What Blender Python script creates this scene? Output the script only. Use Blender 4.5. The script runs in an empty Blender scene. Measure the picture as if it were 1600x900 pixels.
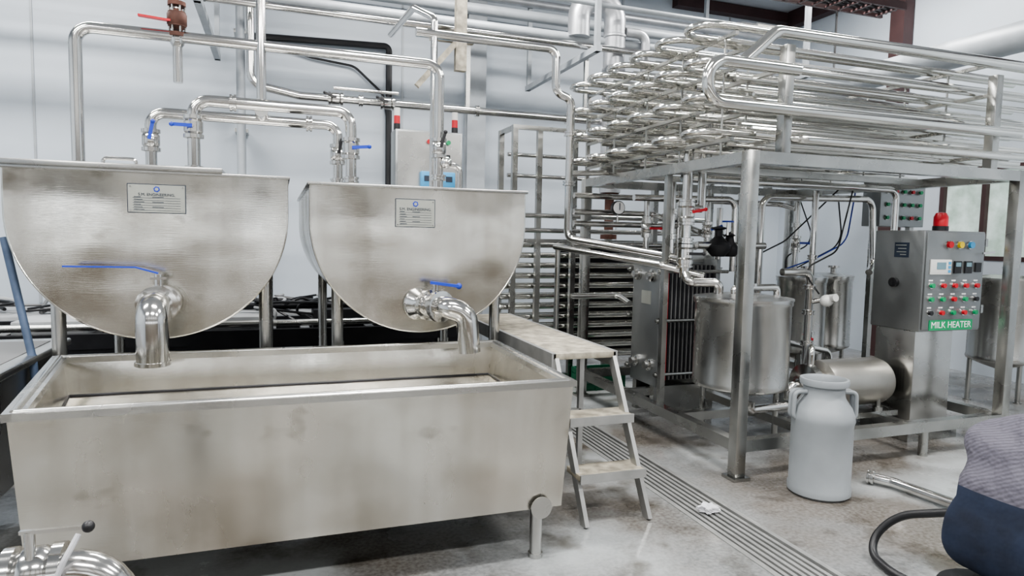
import bpy, bmesh, math, random
from mathutils import Vector, Matrix
random.seed(4)
V=Vector
# ------------------------------------------------------------------ materials
def mat(name,col,metal=0.0,rough=0.5,var=0.0,vscale=3.0,stretch=(1,1,1),bump=0.0,bscale=60,col2=None,rvar=0.0,emit=None,estr=0,spec=None):
    m=bpy.data.materials.new(name); m.use_nodes=True
    nt=m.node_tree; b=nt.nodes['Principled BSDF']
    b.inputs['Base Color'].default_value=(*col,1); b.inputs['Metallic'].default_value=metal; b.inputs['Roughness'].default_value=rough
    if spec is not None: b.inputs['Specular IOR Level'].default_value=spec
    if emit: 
        b.inputs['Emission Color'].default_value=(*emit,1); b.inputs['Emission Strength'].default_value=estr
    tc=nt.nodes.new('ShaderNodeTexCoord'); mp=nt.nodes.new('ShaderNodeMapping'); mp.inputs['Scale'].default_value=stretch
    nt.links.new(tc.outputs['Object'],mp.inputs['Vector'])
    if var>0 or col2 or rvar>0:
        n=nt.nodes.new('ShaderNodeTexNoise'); n.inputs['Scale'].default_value=vscale; n.inputs['Detail'].default_value=5
        nt.links.new(mp.outputs[0],n.inputs['Vector'])
        r=nt.nodes.new('ShaderNodeValToRGB'); r.color_ramp.elements[0].position=.35; r.color_ramp.elements[1].position=.68
        c2=col2 if col2 else tuple(max(0,c*(1-var)) for c in col)
        r.color_ramp.elements[0].color=(*c2,1); r.color_ramp.elements[1].color=(*col,1)
        nt.links.new(n.outputs['Fac'],r.inputs[0]); nt.links.new(r.outputs[0],b.inputs['Base Color'])
        if rvar>0:
            mr=nt.nodes.new('ShaderNodeMapRange'); mr.inputs['From Min'].default_value=.3; mr.inputs['From Max'].default_value=.7
            mr.inputs['To Min'].default_value=max(.02,rough-rvar); mr.inputs['To Max'].default_value=rough+rvar
            nt.links.new(n.outputs['Fac'],mr.inputs['Value']); nt.links.new(mr.outputs[0],b.inputs['Roughness'])
    if bump>0:
        n2=nt.nodes.new('ShaderNodeTexNoise'); n2.inputs['Scale'].default_value=bscale; n2.inputs['Detail'].default_value=3
        nt.links.new(mp.outputs[0],n2.inputs['Vector'])
        bp=nt.nodes.new('ShaderNodeBump'); bp.inputs['Strength'].default_value=bump; bp.inputs['Distance'].default_value=.01
        nt.links.new(n2.outputs['Fac'],bp.inputs['Height']); nt.links.new(bp.outputs[0],b.inputs['Normal'])
    return m
def brushed(name,clean,stain,rough,sc=1.5,wav=.35,lo=.28,hi=.52,smudge=.5):
    m=bpy.data.materials.new(name); m.use_nodes=True; nt=m.node_tree; b=nt.nodes['Principled BSDF']; b.inputs['Metallic'].default_value=1
    tc=nt.nodes.new('ShaderNodeTexCoord')
    def noise(s,st=(1,1,1),d=5,off=(0,0,0)):
        mp=nt.nodes.new('ShaderNodeMapping'); mp.inputs['Scale'].default_value=st; mp.inputs['Location'].default_value=off; nt.links.new(tc.outputs['Object'],mp.inputs['Vector'])
        n=nt.nodes.new('ShaderNodeTexNoise'); n.inputs['Scale'].default_value=s; n.inputs['Detail'].default_value=d; nt.links.new(mp.outputs[0],n.inputs['Vector']); return n
    def ramp(n,p0,c0,p1,c1):
        r=nt.nodes.new('ShaderNodeValToRGB'); e=r.color_ramp.elements; e[0].position=p0;e[0].color=(*c0,1);e[1].position=p1;e[1].color=(*c1,1)
        nt.links.new(n.outputs[0],r.inputs[0]); return r
    def mul(a,c):
        x=nt.nodes.new('ShaderNodeMixRGB'); x.blend_type='MULTIPLY'; x.inputs[0].default_value=1; nt.links.new(a.outputs[0],x.inputs[1]); nt.links.new(c.outputs[0],x.inputs[2]); return x
    big=ramp(noise(sc,(1,1,1.3),7),lo,stain,hi,clean)
    st=ramp(noise(1.0,(9,9,.7),6),.3,(.84,.83,.81),.65,(1,1,1))
    sm=ramp(noise(3.2,(1,1,1.5),3,(2,3,1)),.26,(smudge,smudge*.96,smudge*.9),.36,(1,1,1))
    x=mul(mul(big,st),sm)
    nt.links.new(x.outputs[0],b.inputs['Base Color'])
    mr=nt.nodes.new('ShaderNodeMapRange'); mr.inputs['From Min'].default_value=.3; mr.inputs['From Max'].default_value=.7; mr.inputs['To Min'].default_value=rough-.07; mr.inputs['To Max'].default_value=rough+.09
    nt.links.new(noise(2.6,(1,1,.6),6).outputs[0],mr.inputs['Value']); nt.links.new(mr.outputs[0],b.inputs['Roughness'])
    bp=nt.nodes.new('ShaderNodeBump'); bp.inputs['Strength'].default_value=wav; bp.inputs['Distance'].default_value=.03
    nt.links.new(noise(1.7,(1,1,1.6),1).outputs[0],bp.inputs['Height'])
    b2=nt.nodes.new('ShaderNodeBump'); b2.inputs['Strength'].default_value=.06; b2.inputs['Distance'].default_value=.002
    nt.links.new(noise(14,(1,1,26),2).outputs[0],b2.inputs['Height']); nt.links.new(bp.outputs[0],b2.inputs['Normal']); nt.links.new(b2.outputs[0],b.inputs['Normal'])
    return m
M={}
M['tank']=brushed('brushed_tank_steel',(.74,.725,.68),(.46,.43,.37),.19,1.6,.45)
M['trough']=brushed('trough_steel',(.76,.74,.69),(.42,.39,.33),.22,1.3,.5)
M['pipe']=mat('polished_pipe_steel',(.70,.69,.67),1,.14,var=.12,vscale=5)
M['tube']=mat('holding_tube_steel',(.80,.79,.75),1,.13,var=.10,vscale=4)
M['frame']=mat('frame_steel',(.50,.50,.48),1,.28,var=.25,vscale=4,rvar=.06)
M['steel']=mat('sheet_steel',(.60,.595,.575),1,.27,var=.18,vscale=3,rvar=.05)
M['panel']=mat('cabinet_steel',(.31,.32,.32),.85,.38,var=.12,vscale=4)
M['dark']=mat('dark_steel',(.03,.03,.034),.6,.45,var=.3,vscale=6)
M['black']=mat('black_plastic',(.015,.015,.017),0,.4,var=.2)
M['blue']=mat('blue_handle',(.02,.05,.40),0,.35,var=.1)
M['ltblue']=mat('light_blue_plastic',(.06,.30,.55),0,.35,var=.1)
M['red']=mat('red_plastic',(.5,.015,.025),0,.35,var=.1)
M['green']=mat('green_plastic',(.01,.28,.11),0,.35,var=.1)
M['dgreen']=mat('dark_green_plastic',(.01,.12,.06),0,.4,var=.2)
M['yellow']=mat('yellow_plastic',(.7,.52,.03),0,.35,var=.1)
M['white']=mat('white_plastic',(.65,.65,.63),0,.4,var=.05)
M['can']=mat('milk_can_plastic',(.28,.30,.315),0,.45,var=.14,vscale=5,bump=.05,bscale=20)
M['plate']=mat('nameplate',(.46,.47,.43),.6,.35,var=.12,vscale=8)
M['ink']=mat('ink',(.02,.03,.05),0,.5,var=.1)
M['rust']=mat('rusty_iron',(.13,.06,.045),.4,.7,var=.5,vscale=14)
M['signgreen']=mat('sign_green',(.01,.28,.11),0,.4,var=.05)
M['signwhite']=mat('sign_white',(.85,.85,.85),0,.4,var=.02)
M['alum']=mat('ladder_aluminium',(.50,.50,.49),.75,.42,var=.2,vscale=8)
M['step']=mat('dirty_step',(.44,.40,.32),.05,.65,var=.55,vscale=16)
M['duct']=mat('galvanised_duct',(.5,.51,.53),.7,.38,var=.2,vscale=8)
M['paintgrey']=mat('grey_painted_pipe',(.38,.405,.43),.1,.45,var=.15,vscale=6)
M['brown']=mat('brown_painted_beam',(.06,.03,.03),.1,.5,var=.25,vscale=5)
M['bluegrey']=mat('blue_grey_paint',(.10,.14,.22),.2,.5,var=.3,vscale=10)
M['screen']=mat('lcd_screen',(.12,.2,.24),0,.15,var=.1,emit=(.25,.4,.45),estr=.2)
M['motor']=mat('motor_cover_steel',(.50,.48,.44),.9,.34,var=.2)
M['cloth']=mat('rag_cloth',(.60,.60,.63),0,.9,var=.2,vscale=20,bump=.3,bscale=30)
M['lamp']=mat('lamp_diffuser',(.9,.9,.9),0,.5,var=.02,emit=(1,1,1),estr=6)
M['wall']=mat('wall_paint',(.54,.59,.645),0,.4,var=.15,vscale=.6,bump=.03,bscale=4)
M['wallw']=mat('wall_paint_front',(.60,.61,.61),0,.5,var=.08,vscale=.6)
M['ceil']=mat('ceiling_sheet',(.45,.47,.5),0,.6,var=.05)
M['ledge']=mat('ledge_concrete',(.42,.43,.44),0,.6,var=.3,vscale=3)
M['reflband']=mat('reflection_band_brown',(.14,.11,.08),0,.5,var=.2,vscale=1)  # brown on the unseen front wall, added to darken the vats' lower reflections
M['shelfgrey']=mat('dark_grey_sheet',(.15,.15,.15),0,.5,var=.2,vscale=1)
def floor_mat():
    m=bpy.data.materials.new('wet_granite_concrete_floor'); m.use_nodes=True; nt=m.node_tree; b=nt.nodes['Principled BSDF']
    tc=nt.nodes.new('ShaderNodeTexCoord')
    def noise(s,d=5,off=(0,0,0)):
        mp=nt.nodes.new('ShaderNodeMapping'); mp.inputs['Location'].default_value=off; nt.links.new(tc.outputs['Object'],mp.inputs['Vector'])
        n=nt.nodes.new('ShaderNodeTexNoise'); n.inputs['Scale'].default_value=s; n.inputs['Detail'].default_value=d
        nt.links.new(mp.outputs[0],n.inputs['Vector']); return n
    def ramp(n,p0,c0,p1,c1):
        r=nt.nodes.new('ShaderNodeValToRGB'); e=r.color_ramp.elements; e[0].position=p0;e[0].color=(*c0,1);e[1].position=p1;e[1].color=(*c1,1)
        nt.links.new(n.outputs[0],r.inputs[0]); return r
    def mix(fac,a,c,typ='MIX'):
        x=nt.nodes.new('ShaderNodeMixRGB'); x.blend_type=typ
        if isinstance(fac,float): x.inputs[0].default_value=fac
        else: nt.links.new(fac.outputs[0],x.inputs[0])
        nt.links.new(a.outputs[0],x.inputs[1]); nt.links.new(c.outputs[0],x.inputs[2]); return x
    sp=ramp(noise(50,5),.36,(.085,.085,.085),.62,(.23,.232,.23))
    big=ramp(noise(.9,7,(3,1,0)),.42,(.13,.105,.08),.55,(.20,.205,.205))
    m1=mix(.55,sp,big)
    wash=ramp(noise(.8,8,(1.3,4.1,0)),.52,(0,0,0),.64,(.8,.8,.8))
    wc=nt.nodes.new('ShaderNodeRGB'); wc.outputs[0].default_value=(.40,.42,.425,1)
    m3=mix(wash,m1,wc)
    drt=ramp(noise(3.1,7,(7,2,0)),.34,(.45,.42,.38),.46,(1,1,1))
    m4=mix(1.0,m3,drt,'MULTIPLY')
    nt.links.new(m4.outputs[0],b.inputs['Base Color'])
    mr=nt.nodes.new('ShaderNodeMapRange'); mr.inputs['From Min'].default_value=.40; mr.inputs['From Max'].default_value=.60; mr.inputs['To Min'].default_value=.07; mr.inputs['To Max'].default_value=.40
    nt.links.new(noise(1.4,6).outputs[0],mr.inputs['Value']); nt.links.new(mr.outputs[0],b.inputs['Roughness'])
    bp=nt.nodes.new('ShaderNodeBump'); bp.inputs['Strength'].default_value=.12; bp.inputs['Distance'].default_value=.01
    nt.links.new(noise(24).outputs[0],bp.inputs['Height']); nt.links.new(bp.outputs[0],b.inputs['Normal'])
    return m
M['floor']=floor_mat()
def shirt_mat():
    m=bpy.data.materials.new('striped_shirt'); m.use_nodes=True; nt=m.node_tree; b=nt.nodes['Principled BSDF']; b.inputs['Roughness'].default_value=.9
    tc=nt.nodes.new('ShaderNodeTexCoord'); w=nt.nodes.new('ShaderNodeTexWave'); w.inputs['Scale'].default_value=24; w.bands_direction='DIAGONAL'; w.inputs['Distortion'].default_value=1.5
    nt.links.new(tc.outputs['Object'],w.inputs['Vector']); r=nt.nodes.new('ShaderNodeValToRGB')
    r.color_ramp.elements[0].color=(.068,.064,.080,1); r.color_ramp.elements[1].color=(.10,.094,.12,1); nt.links.new(w.outputs[0],r.inputs[0]); nt.links.new(r.outputs[0],b.inputs['Base Color'])
    n=nt.nodes.new('ShaderNodeTexNoise'); n.inputs['Scale'].default_value=7; n.inputs['Detail'].default_value=4; nt.links.new(tc.outputs['Object'],n.inputs['Vector'])
    bp=nt.nodes.new('ShaderNodeBump'); bp.inputs['Strength'].default_value=1; bp.inputs['Distance'].default_value=.06; nt.links.new(n.outputs[0],bp.inputs['Height']); nt.links.new(bp.outputs[0],b.inputs['Normal'])
    return m
M['shirt']=shirt_mat()
M['trouser']=mat('navy_jeans',(.012,.02,.045),0,.85,var=.5,vscale=9,bump=.8,bscale=10)
M['skin']=mat('skin_brown',(.28,.15,.09),0,.5,var=.1)
M['hair']=mat('black_hair',(.012,.01,.01),0,.6,var=.3,vscale=30)

# ------------------------------------------------------------------ geometry builder
def fillet(pts,R,n=7):
    pts=[V(p) for p in pts]; out=[pts[0]]
    for i in range(1,len(pts)-1):
        a,p,c=pts[i-1],pts[i],pts[i+1]; d1=(p-a); l1=d1.length; d1.normalize(); d2=(c-p); l2=d2.length; d2.normalize()
        th=d1.angle(d2)
        if th<.03: out.append(p); continue
        t=min(R*math.tan(th/2),l1*.5,l2*.5); Re=t/math.tan(th/2)
        nn=(d2-d1*d2.dot(d1)).normalized(); s=p-d1*t
        for k in range(n+1):
            ph=th*k/n; out.append(s+d1*(Re*math.sin(ph))+nn*(Re*(1-math.cos(ph))))
    out.append(pts[-1]); 
    res=[out[0]]
    for q in out[1:]:
        if (q-res[-1]).length>1e-5: res.append(q)
    return res
class O:
    def __init__(s,name): s.name=name; s.bm=bmesh.new(); s.mats=[]; s.kids=[]
    def mi(s,m):
        if m not in s.mats: s.mats.append(m)
        return s.mats.index(m)
    def face(s,vs,mi):
        try: f=s.bm.faces.new(vs); f.material_index=mi; f.smooth=True; return f
        except ValueError: return None
    def box(s,c,size,m,rot=None,bev=0):
        mi=s.mi(m); c=V(c); hx,hy,hz=[q/2 for q in size]
        R=rot if rot is not None else Matrix.Identity(3)
        vs=[s.bm.verts.new(c+R@V((x*hx,y*hy,z*hz))) for x in(-1,1) for y in(-1,1) for z in(-1,1)]
        fs=[]
        for f in [(0,1,3,2),(4,6,7,5),(0,4,5,1),(2,3,7,6),(0,2,6,4),(1,5,7,3)]: fs.append(s.face([vs[i] for i in f],mi))
        if bev>0:
            es=set(e for f in fs for e in f.edges)
            bmesh.ops.bevel(s.bm,geom=list(es),offset=bev,segments=2,affect='EDGES',profile=.5,material=mi)
    def b2(s,x0,x1,y0,y1,z0,z1,m,bev=0): s.box(((x0+x1)/2,(y0+y1)/2,(z0+z1)/2),(abs(x1-x0),abs(y1-y0),abs(z1-z0)),m,bev=bev)
    def beam(s,p1,p2,w,h,m,up=(0,0,1)):
        p1,p2=V(p1),V(p2); d=(p2-p1); L=d.length; d.normalize(); upv=V(up)
        if abs(d.dot(upv))>.99: upv=V((0,1,0))
        x=d.cross(upv).normalized(); z=x.cross(d)
        R=Matrix((x,d,z)).transposed(); s.box((p1+p2)/2,(w,L,h),m,rot=R)
    def tube(s,pts,r,m,R=None,seg=12,cap=True,n=7):
        if R is None: R=r*2.6
        P=fillet(pts,R,n) if len(pts)>2 else [V(p) for p in pts]
        mi=s.mi(m); N=len(P)
        T=[(P[min(i+1,N-1)]-P[max(i-1,0)]).normalized() for i in range(N)]
        nrm=T[0].orthogonal().normalized(); rings=[]
        for i in range(N):
            nrm=(nrm-T[i]*nrm.dot(T[i])).normalized(); bn=T[i].cross(nrm)
            rings.append([s.bm.verts.new(P[i]+nrm*(r*math.cos(2*math.pi*k/seg))+bn*(r*math.sin(2*math.pi*k/seg))) for k in range(seg)])
        for i in range(N-1):
            for k in range(seg): s.face([rings[i][k],rings[i][(k+1)%seg],rings[i+1][(k+1)%seg],rings[i+1][k]],mi)
        if cap:
            s.face(rings[0][::-1],mi); s.face(rings[-1],mi)
    def lathe(s,prof,o,m,axis=(0,0,1),seg=28,cap=True):
        mi=s.mi(m); ax=V(axis).normalized(); a=ax.orthogonal().normalized(); b=ax.cross(a); o=V(o); rings=[]
        for r,z in prof:
            r=max(r,1e-4)
            rings.append([s.bm.verts.new(o+ax*z+a*(r*math.cos(2*math.pi*k/seg))+b*(r*math.sin(2*math.pi*k/seg))) for k in range(seg)])
        for i in range(len(rings)-1):
            for k in range(seg): s.face([rings[i][k],rings[i][(k+1)%seg],rings[i+1][(k+1)%seg],rings[i+1][k]],mi)
        if cap: s.face(rings[0][::-1],mi); s.face(rings[-1],mi)
    def cyl(s,p1,p2,r,m,r2=None,seg=16):
        p1,p2=V(p1),V(p2); s.lathe([(r,0),(r if r2 is None else r2,(p2-p1).length)],p1,m,axis=p2-p1,seg=seg)
    def ball(s,c,r,m,sc=(1,1,1)):
        mi=s.mi(m); ret=bmesh.ops.create_uvsphere(s.bm,u_segments=14,v_segments=8,radius=r,matrix=Matrix.Translation(V(c))@Matrix.Diagonal((*sc,1)))
        for f in set(f for v in ret['verts'] for f in v.link_faces): f.material_index=mi; f.smooth=True
    def clamp(s,p,ax,r,m=None):
        ax=V(ax).normalized(); p=V(p); m=m or M['pipe']
        s.lathe([(r,-.022),(r*1.45,-.018),(r*1.45,-.006),(r*1.25,-.004),(r*1.25,.004),(r*1.45,.006),(r*1.45,.018),(r,.022)],p,m,axis=ax,seg=16)
    def valve(s,p,ax,r,hd,hm,knob=True):
        ax=V(ax).normalized(); p=V(p); hd=V(hd).normalized()
        s.lathe([(r*1.1,-.07),(r*1.6,-.066),(r*1.6,-.045),(r*1.25,-.04),(r*1.5,-.03),(r*1.5,.03),(r*1.25,.04),(r*1.6,.045),(r*1.6,.066),(r*1.1,.07)],p,M['pipe'],axis=ax,seg=16)
        o=ax.cross(hd); 
        if o.length<.1: o=ax.orthogonal()
        o.normalize(); q=p+o*(-r*1.9) if o.y>0 else p+o*(r*1.9)
        s.cyl(p,q,.009,M['pipe'],seg=8)
        s.beam(q,q+hd*.10,.02,.008,hm,up=o)
        if knob: s.ball(q+hd*.11,.014,hm)
    def text(s,txt,loc,size,m,rot=(math.pi/2,0,0),align='CENTER'):
        cu=bpy.data.curves.new(s.name+'_lettering','FONT'); cu.body=txt; cu.size=size; cu.align_x=align; cu.align_y='CENTER'; cu.extrude=.0006
        ob=bpy.data.objects.new('lettering_'+txt.lower().replace(' ','_').replace('.','')[:20],cu); bpy.context.collection.objects.link(ob); cu.materials.append(m)
        ob.location=loc; ob.rotation_euler=rot; s.kids.append(ob)
    def done(s,ang=40):
        bmesh.ops.recalc_face_normals(s.bm,faces=s.bm.faces)
        me=bpy.data.meshes.new(s.name); s.bm.to_mesh(me); s.bm.free()
        for m in s.mats: me.materials.append(m)
        me.set_sharp_from_angle(angle=math.radians(ang))
        ob=bpy.data.objects.new(s.name,me); bpy.context.collection.objects.link(ob)
        for k in s.kids: k.parent=ob
        return ob
P=M['pipe']; FR=M['frame']
# ------------------------------------------------------------------ room
XL,XR,YF,YB,ZC=-6.0,7.5,-4.0,8.5,4.95
def slab(name,x0,x1,y0,y1,z0,z1,m):
    o=O(name); o.b2(x0,x1,y0,y1,z0,z1,m); return o.done()
o=O('floor')
o.b2(XL,2.04,YF,YB,-.2,0,M['floor']); o.b2(2.32,XR,YF,YB,-.2,0,M['floor']); o.b2(2.04,2.32,YF,YB,-.2,-.06,M['shelfgrey'])
o.done()
slab('ceiling',XL-.1,XR+.1,YF-.1,YB+.1,ZC,ZC+.1,M['ceil'])
slab('wall_back',XL-.1,XR+.1,YB,YB+.12,-.2,ZC,M['wall'])
slab('wall_left',XL-.12,XL,YF,YB,-.2,ZC,M['wall'])
# front wall (behind the camera): bands added to shape steel reflections, as is the ribbon window opening at Z 1.25-1.75
o=O('wall_front')
o.b2(XL-.1,XR+.1,YF-.12,YF,-.2,.85,M['reflband']); o.b2(XL-.1,XR+.1,YF-.12,YF,.85,1.25,M['wallw']); o.b2(XL-.1,XR+.1,YF-.12,YF,1.75,3.0,M['shelfgrey']); o.b2(XL-.1,XR+.1,YF-.12,YF,3.0,ZC,M['wallw'])
for x in (-5.9,-3.6,-.9,1.2,3.4,5.6,7.4): o.b2(x-.14,x+.14,YF-.12,YF+.2,0,ZC,M['reflband'])
o.done()
o=O('reflection_window')  # frame of the unseen window, added for a bright band reflected in the vats
for z in (1.265,1.735): o.b2(XL,XR,YF-.08,YF-.04,z-.015,z+.015,M['brown'])
for k in range(27): o.b2(XL+.5*k-.012,XL+.5*k+.012,YF-.08,YF-.04,1.25,1.75,M['brown'])
o.done()
o=O('wall_right')
W=M['wall']
o.b2(XR,XR+.12,YF,4.2,-.2,ZC,W); o.b2(XR,XR+.12,5.8,YB,-.2,ZC,W); o.b2(XR,XR+.12,4.2,5.8,-.2,1.3,W); o.b2(XR,XR+.12,4.2,5.8,2.35,ZC,W)
o.done()
M['glow']=mat('bright_daylight_glass',(.6,.68,.66),0,.2,col2=(.15,.22,.16),vscale=5,emit=(.6,.75,.68),estr=.45)
o=O('window_1')
o.b2(XR+.05,XR+.07,4.2,5.8,1.3,2.35,M['glow'])
for y in (4.22,4.75,5.28,5.78): o.b2(XR-.01,XR+.06,y-.025,y+.025,1.3,2.35,M['brown'])
for z in (1.32,2.33): o.b2(XR-.01,XR+.06,4.2,5.8,z-.025,z+.025,M['brown'])
o.done()
o=O('trim_1')
for x in (-4.7,-2.45,1.5,4.6,6.4): o.b2(x-.012,x+.012,YB-.012,YB,0.63,ZC,M['paintgrey'])
o.b2(XL,XR,YB-.03,YB,4.2,4.26,M['paintgrey'])
o.done()
o=O('trim_2'); o.b2(XR-.15,XR,YF+.3,YB-.15,4.72,4.95,M['brown']); o.b2(XR-.18,XR-.02,6.3,6.5,0,4.7,M['brown']); o.b2(5.4,XR,YB-.14,YB,4.8,4.94,M['brown']); o.done()
o=O('cable_tray')
for y in (5.5,5.8): o.b2(3.9,6.4,y-.015,y+.015,3.98,4.06,M['brown'])
for k in range(14): o.b2(3.95+k*.18,3.98+k*.18,5.5,5.8,3.98,4.0,M['brown'])
for k in range(4): o.tube([(3.9,5.56+.06*k,4.02),(6.4,5.56+.06*k,4.02)],.018,M['black'],seg=8)
for x in (4.2,6.1): 
    for y in (5.5,5.8): o.cyl((x,y,4.0),(x,y,ZC),.012,M['brown'],seg=8)
o.done()
o=O('concrete_ledge'); o.b2(XL+.02,2.2,7.3,YB-.04,0,.62,M['ledge'],bev=.015); o.done()
o=O('cable_pile')
for k in range(26):
    x=random.uniform(-3,1.4); y=random.uniform(7.35,7.6); pts=[(x,y,.64)]
    for j in range(5): pts.append((x+random.uniform(-.5,.6),random.uniform(7.33,8.0),.64+random.uniform(0,.11)))
    o.tube(pts,random.choice((.012,.018,.024)),random.choice((M['black'],M['black'],M['shelfgrey'],M['ledge'])),R=.12,seg=6)
o.done()
o=O('dark_machine_base')
D=M['dark']
o.b2(-2.6,1.7,6.0,6.95,.10,.50,D); 
for x in (-2.3,-.9,.5,1.45): o.b2(x-.05,x+.05,5.97,6.05,0,.62,FR)
o.b2(-2.6,1.7,5.97,6.03,.50,.62,D); o.b2(-2.6,1.7,6.91,6.97,.50,.62,D)
for i in range(14): o.b2(-2.5+i*.3,-2.42+i*.3,6.03,6.9,.50,.56,M['shelfgrey'])
o.tube([(-2.5,6.1,.66),(1.6,6.1,.66)],.03,FR); o.tube([(-1.3,6.4,.6),(-1.3,6.4,.78),(.9,6.4,.78),(.9,6.4,.6)],.03,D)
o.b2(-.75,-.1,6.1,6.5,.56,.72,M['ledge'],bev=.01); o.b2(.3,.75,6.2,6.6,.56,.76,D,bev=.01); o.b2(-2.0,-1.5,6.2,6.7,.56,.7,M['ledge'],bev=.01)
o.lathe([(.09,0),(.09,.4)],(.9,6.15,.72),D,axis=(1,0,0))
for k in range(16):
    x=random.uniform(-1.4,1.2); pts=[(x,6.2,.66)]+[(x+random.uniform(-.4,.4),random.uniform(6.0,6.8),random.uniform(.62,.86)) for j in range(4)]
    o.tube(pts,.012,random.choice((M['black'],M['ledge'])),R=.1,seg=6)
o.done()
o=O('cable_conduit')
o.tube([(-.3,YB-.07,3.72),(1.32,YB-.07,3.78),(1.32,YB-.07,.7)],.04,M['black'],R=.06,seg=8)
o.tube([(-.2,YB-.05,3.69),(.4,YB-.05,3.55),(.9,YB-.05,3.5),(1.25,YB-.05,3.2),(1.36,YB-.05,2.6),(1.36,YB-.05,1.0)],.015,M['black'],R=.2,seg=6)
o.done()
o=O('steel_column'); o.b2(2.31,2.49,8.24,8.34,0,ZC-.02,M['paintgrey']); o.b2(2.28,2.52,8.345,8.37,0,ZC-.02,M['paintgrey']); o.b2(2.28,2.52,8.21,8.235,0,ZC-.02,M['paintgrey']); o.done()
o=O('standpipe'); o.tube([(-.38,8.2,0.63),(-.38,8.2,4.3)],.05,M['paintgrey'])
for z in (1.5,2.6,3.7): o.b2(-.45,-.31,8.2,8.48,z-.02,z+.02,M['frame'])
o.done()
o=O('overhead_pipe_bundle')
for (y,z,r,m) in [(6.3,3.42,.035,P),(6.5,3.55,.05,M['paintgrey']),(6.9,3.7,.03,P),(7.2,3.95,.06,M['paintgrey']),(7.5,4.05,.03,P),(7.9,4.35,.05,M['duct']),(6.1,3.78,.025,M['paintgrey'])]:
    o.tube([(-3.5 if y>7 else -.9,y,z),(6.5,y,z)],r,m,seg=10)
for x in (-.6,3.0,5.6):
    o.b2(x-.03,x+.03,6.0,8.0,3.3,3.36,M['paintgrey']); 
    for y in (6.05,7.95): o.b2(x-.025,x+.025,y-.025,y+.025,3.3,ZC,M['paintgrey'])
o.done()
o=O('pipe_hanger_bracket')
hb=M['step']
o.b2(1.53,1.63,5.93,6.0,2.95,ZC,hb); o.beam((1.58,5.96,3.25),(1.18,5.96,2.78),.05,.05,hb); o.b2(1.3,1.7,5.93,6.0,3.2,3.27,hb)
o.done()
o=O('round_air_duct'); o.lathe([(.15,0),(.15,1.2),(.16,1.2),(.16,1.24),(.15,1.24),(.15,3.5),(.16,3.5),(.16,3.54),(.15,3.54),(.15,6.6)],(6.85,.6,3.5),M['paintgrey'],axis=(0,1,0))
for y in (1.5,4.2,6.9): o.b2(6.84,6.86,y-.01,y+.01,3.5,ZC,M['frame'])
o.done()
o=O('exhaust_duct')
o.tube([(3.4,6.45,1.95),(3.4,6.45,3.95),(2.98,6.45,3.95),(2.98,6.45,3.55)],.115,M['duct'],R=.2,seg=20)
for z in (2.2,2.55,2.9,3.25,3.6): o.lathe([(.115,-.02),(.125,-.01),(.125,.01),(.115,.02)],(3.4,6.45,z),M['duct'])
o.tube([(3.75,6.4,2.9),(3.75,6.4,3.65),(3.5,6.4,3.65)],.05,M['duct'],R=.1)
o.cyl((3.4,6.45,1.95),(3.4,6.45,1.45),.05,M['rust']); o.cyl((3.4,6.45,1.98),(3.4,6.45,1.93),.1,M['rust']); o.cyl((3.4,6.45,1.5),(3.4,6.45,1.45),.09,M['rust']); o.cyl((3.4,6.45,1.45),(3.4,6.45,0),.045,M['frame'])
o.done()
# ------------------------------------------------------------------ vats
def vat(x0,x1,z1):
    o=O('milk_vat'); cx=(x0+x1)/2; r=(x1-x0)/2; cz=z1-.20; T=M['tank']; y0,y1=3.81,5.88
    prof=[(x0,z1)]+[(cx-r*math.cos(a),cz-r*math.sin(a)) for a in [math.pi*k/48 for k in range(49)]]+[(x1,z1)]
    mi=o.mi(T)
    f=[o.bm.verts.new((x,y0,z)) for x,z in prof]; b=[o.bm.verts.new((x,y1,z)) for x,z in prof]
    o.face(f,mi); o.face(b[::-1],mi)
    for i in range(len(prof)):
        j=(i+1)%len(prof); o.face([f[i],f[j],b[j],b[i]],mi)
    o.tube([(x,y0+.004,z) for x,z in prof],.006,T,R=.001,seg=6)
    o.b2(x0-.015,x1+.015,y0-.02,y1+.02,z1,z1+.018,M['steel'],bev=.004)
    for (lx,ly) in ((x0+.16,y0+.2),(x1-.12,y0+.2),(x0+.16,y1-.5),(x1-.12,y1-.5)):
        zt=cz-math.sqrt(max(0,r*r-(lx-cx)**2))+.03
        o.cyl((lx,ly,.03),(lx,ly,zt+.05),.034,M['steel']); o.cyl((lx,ly,0),(lx,ly,.03),.055,M['steel'])
    return o,cx,cz,r
o,cx,cz,r=vat(-1.24,.05,1.735)
o.b2(-1.245,-.27,3.775,5.2,1.752,1.778,M['steel'],bev=.004)
o.tube([(-.90,4.2,1.77),(-.90,4.2,1.84),(-.74,4.2,1.84),(-.74,4.2,1.77)],.01,P,R=.02,seg=8)
o.tube([(-1.2,4.4,1.79),(-1.1,4.35,1.80),(-.95,4.45,1.79)],.008,M['black'],R=.1,seg=6)
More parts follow.
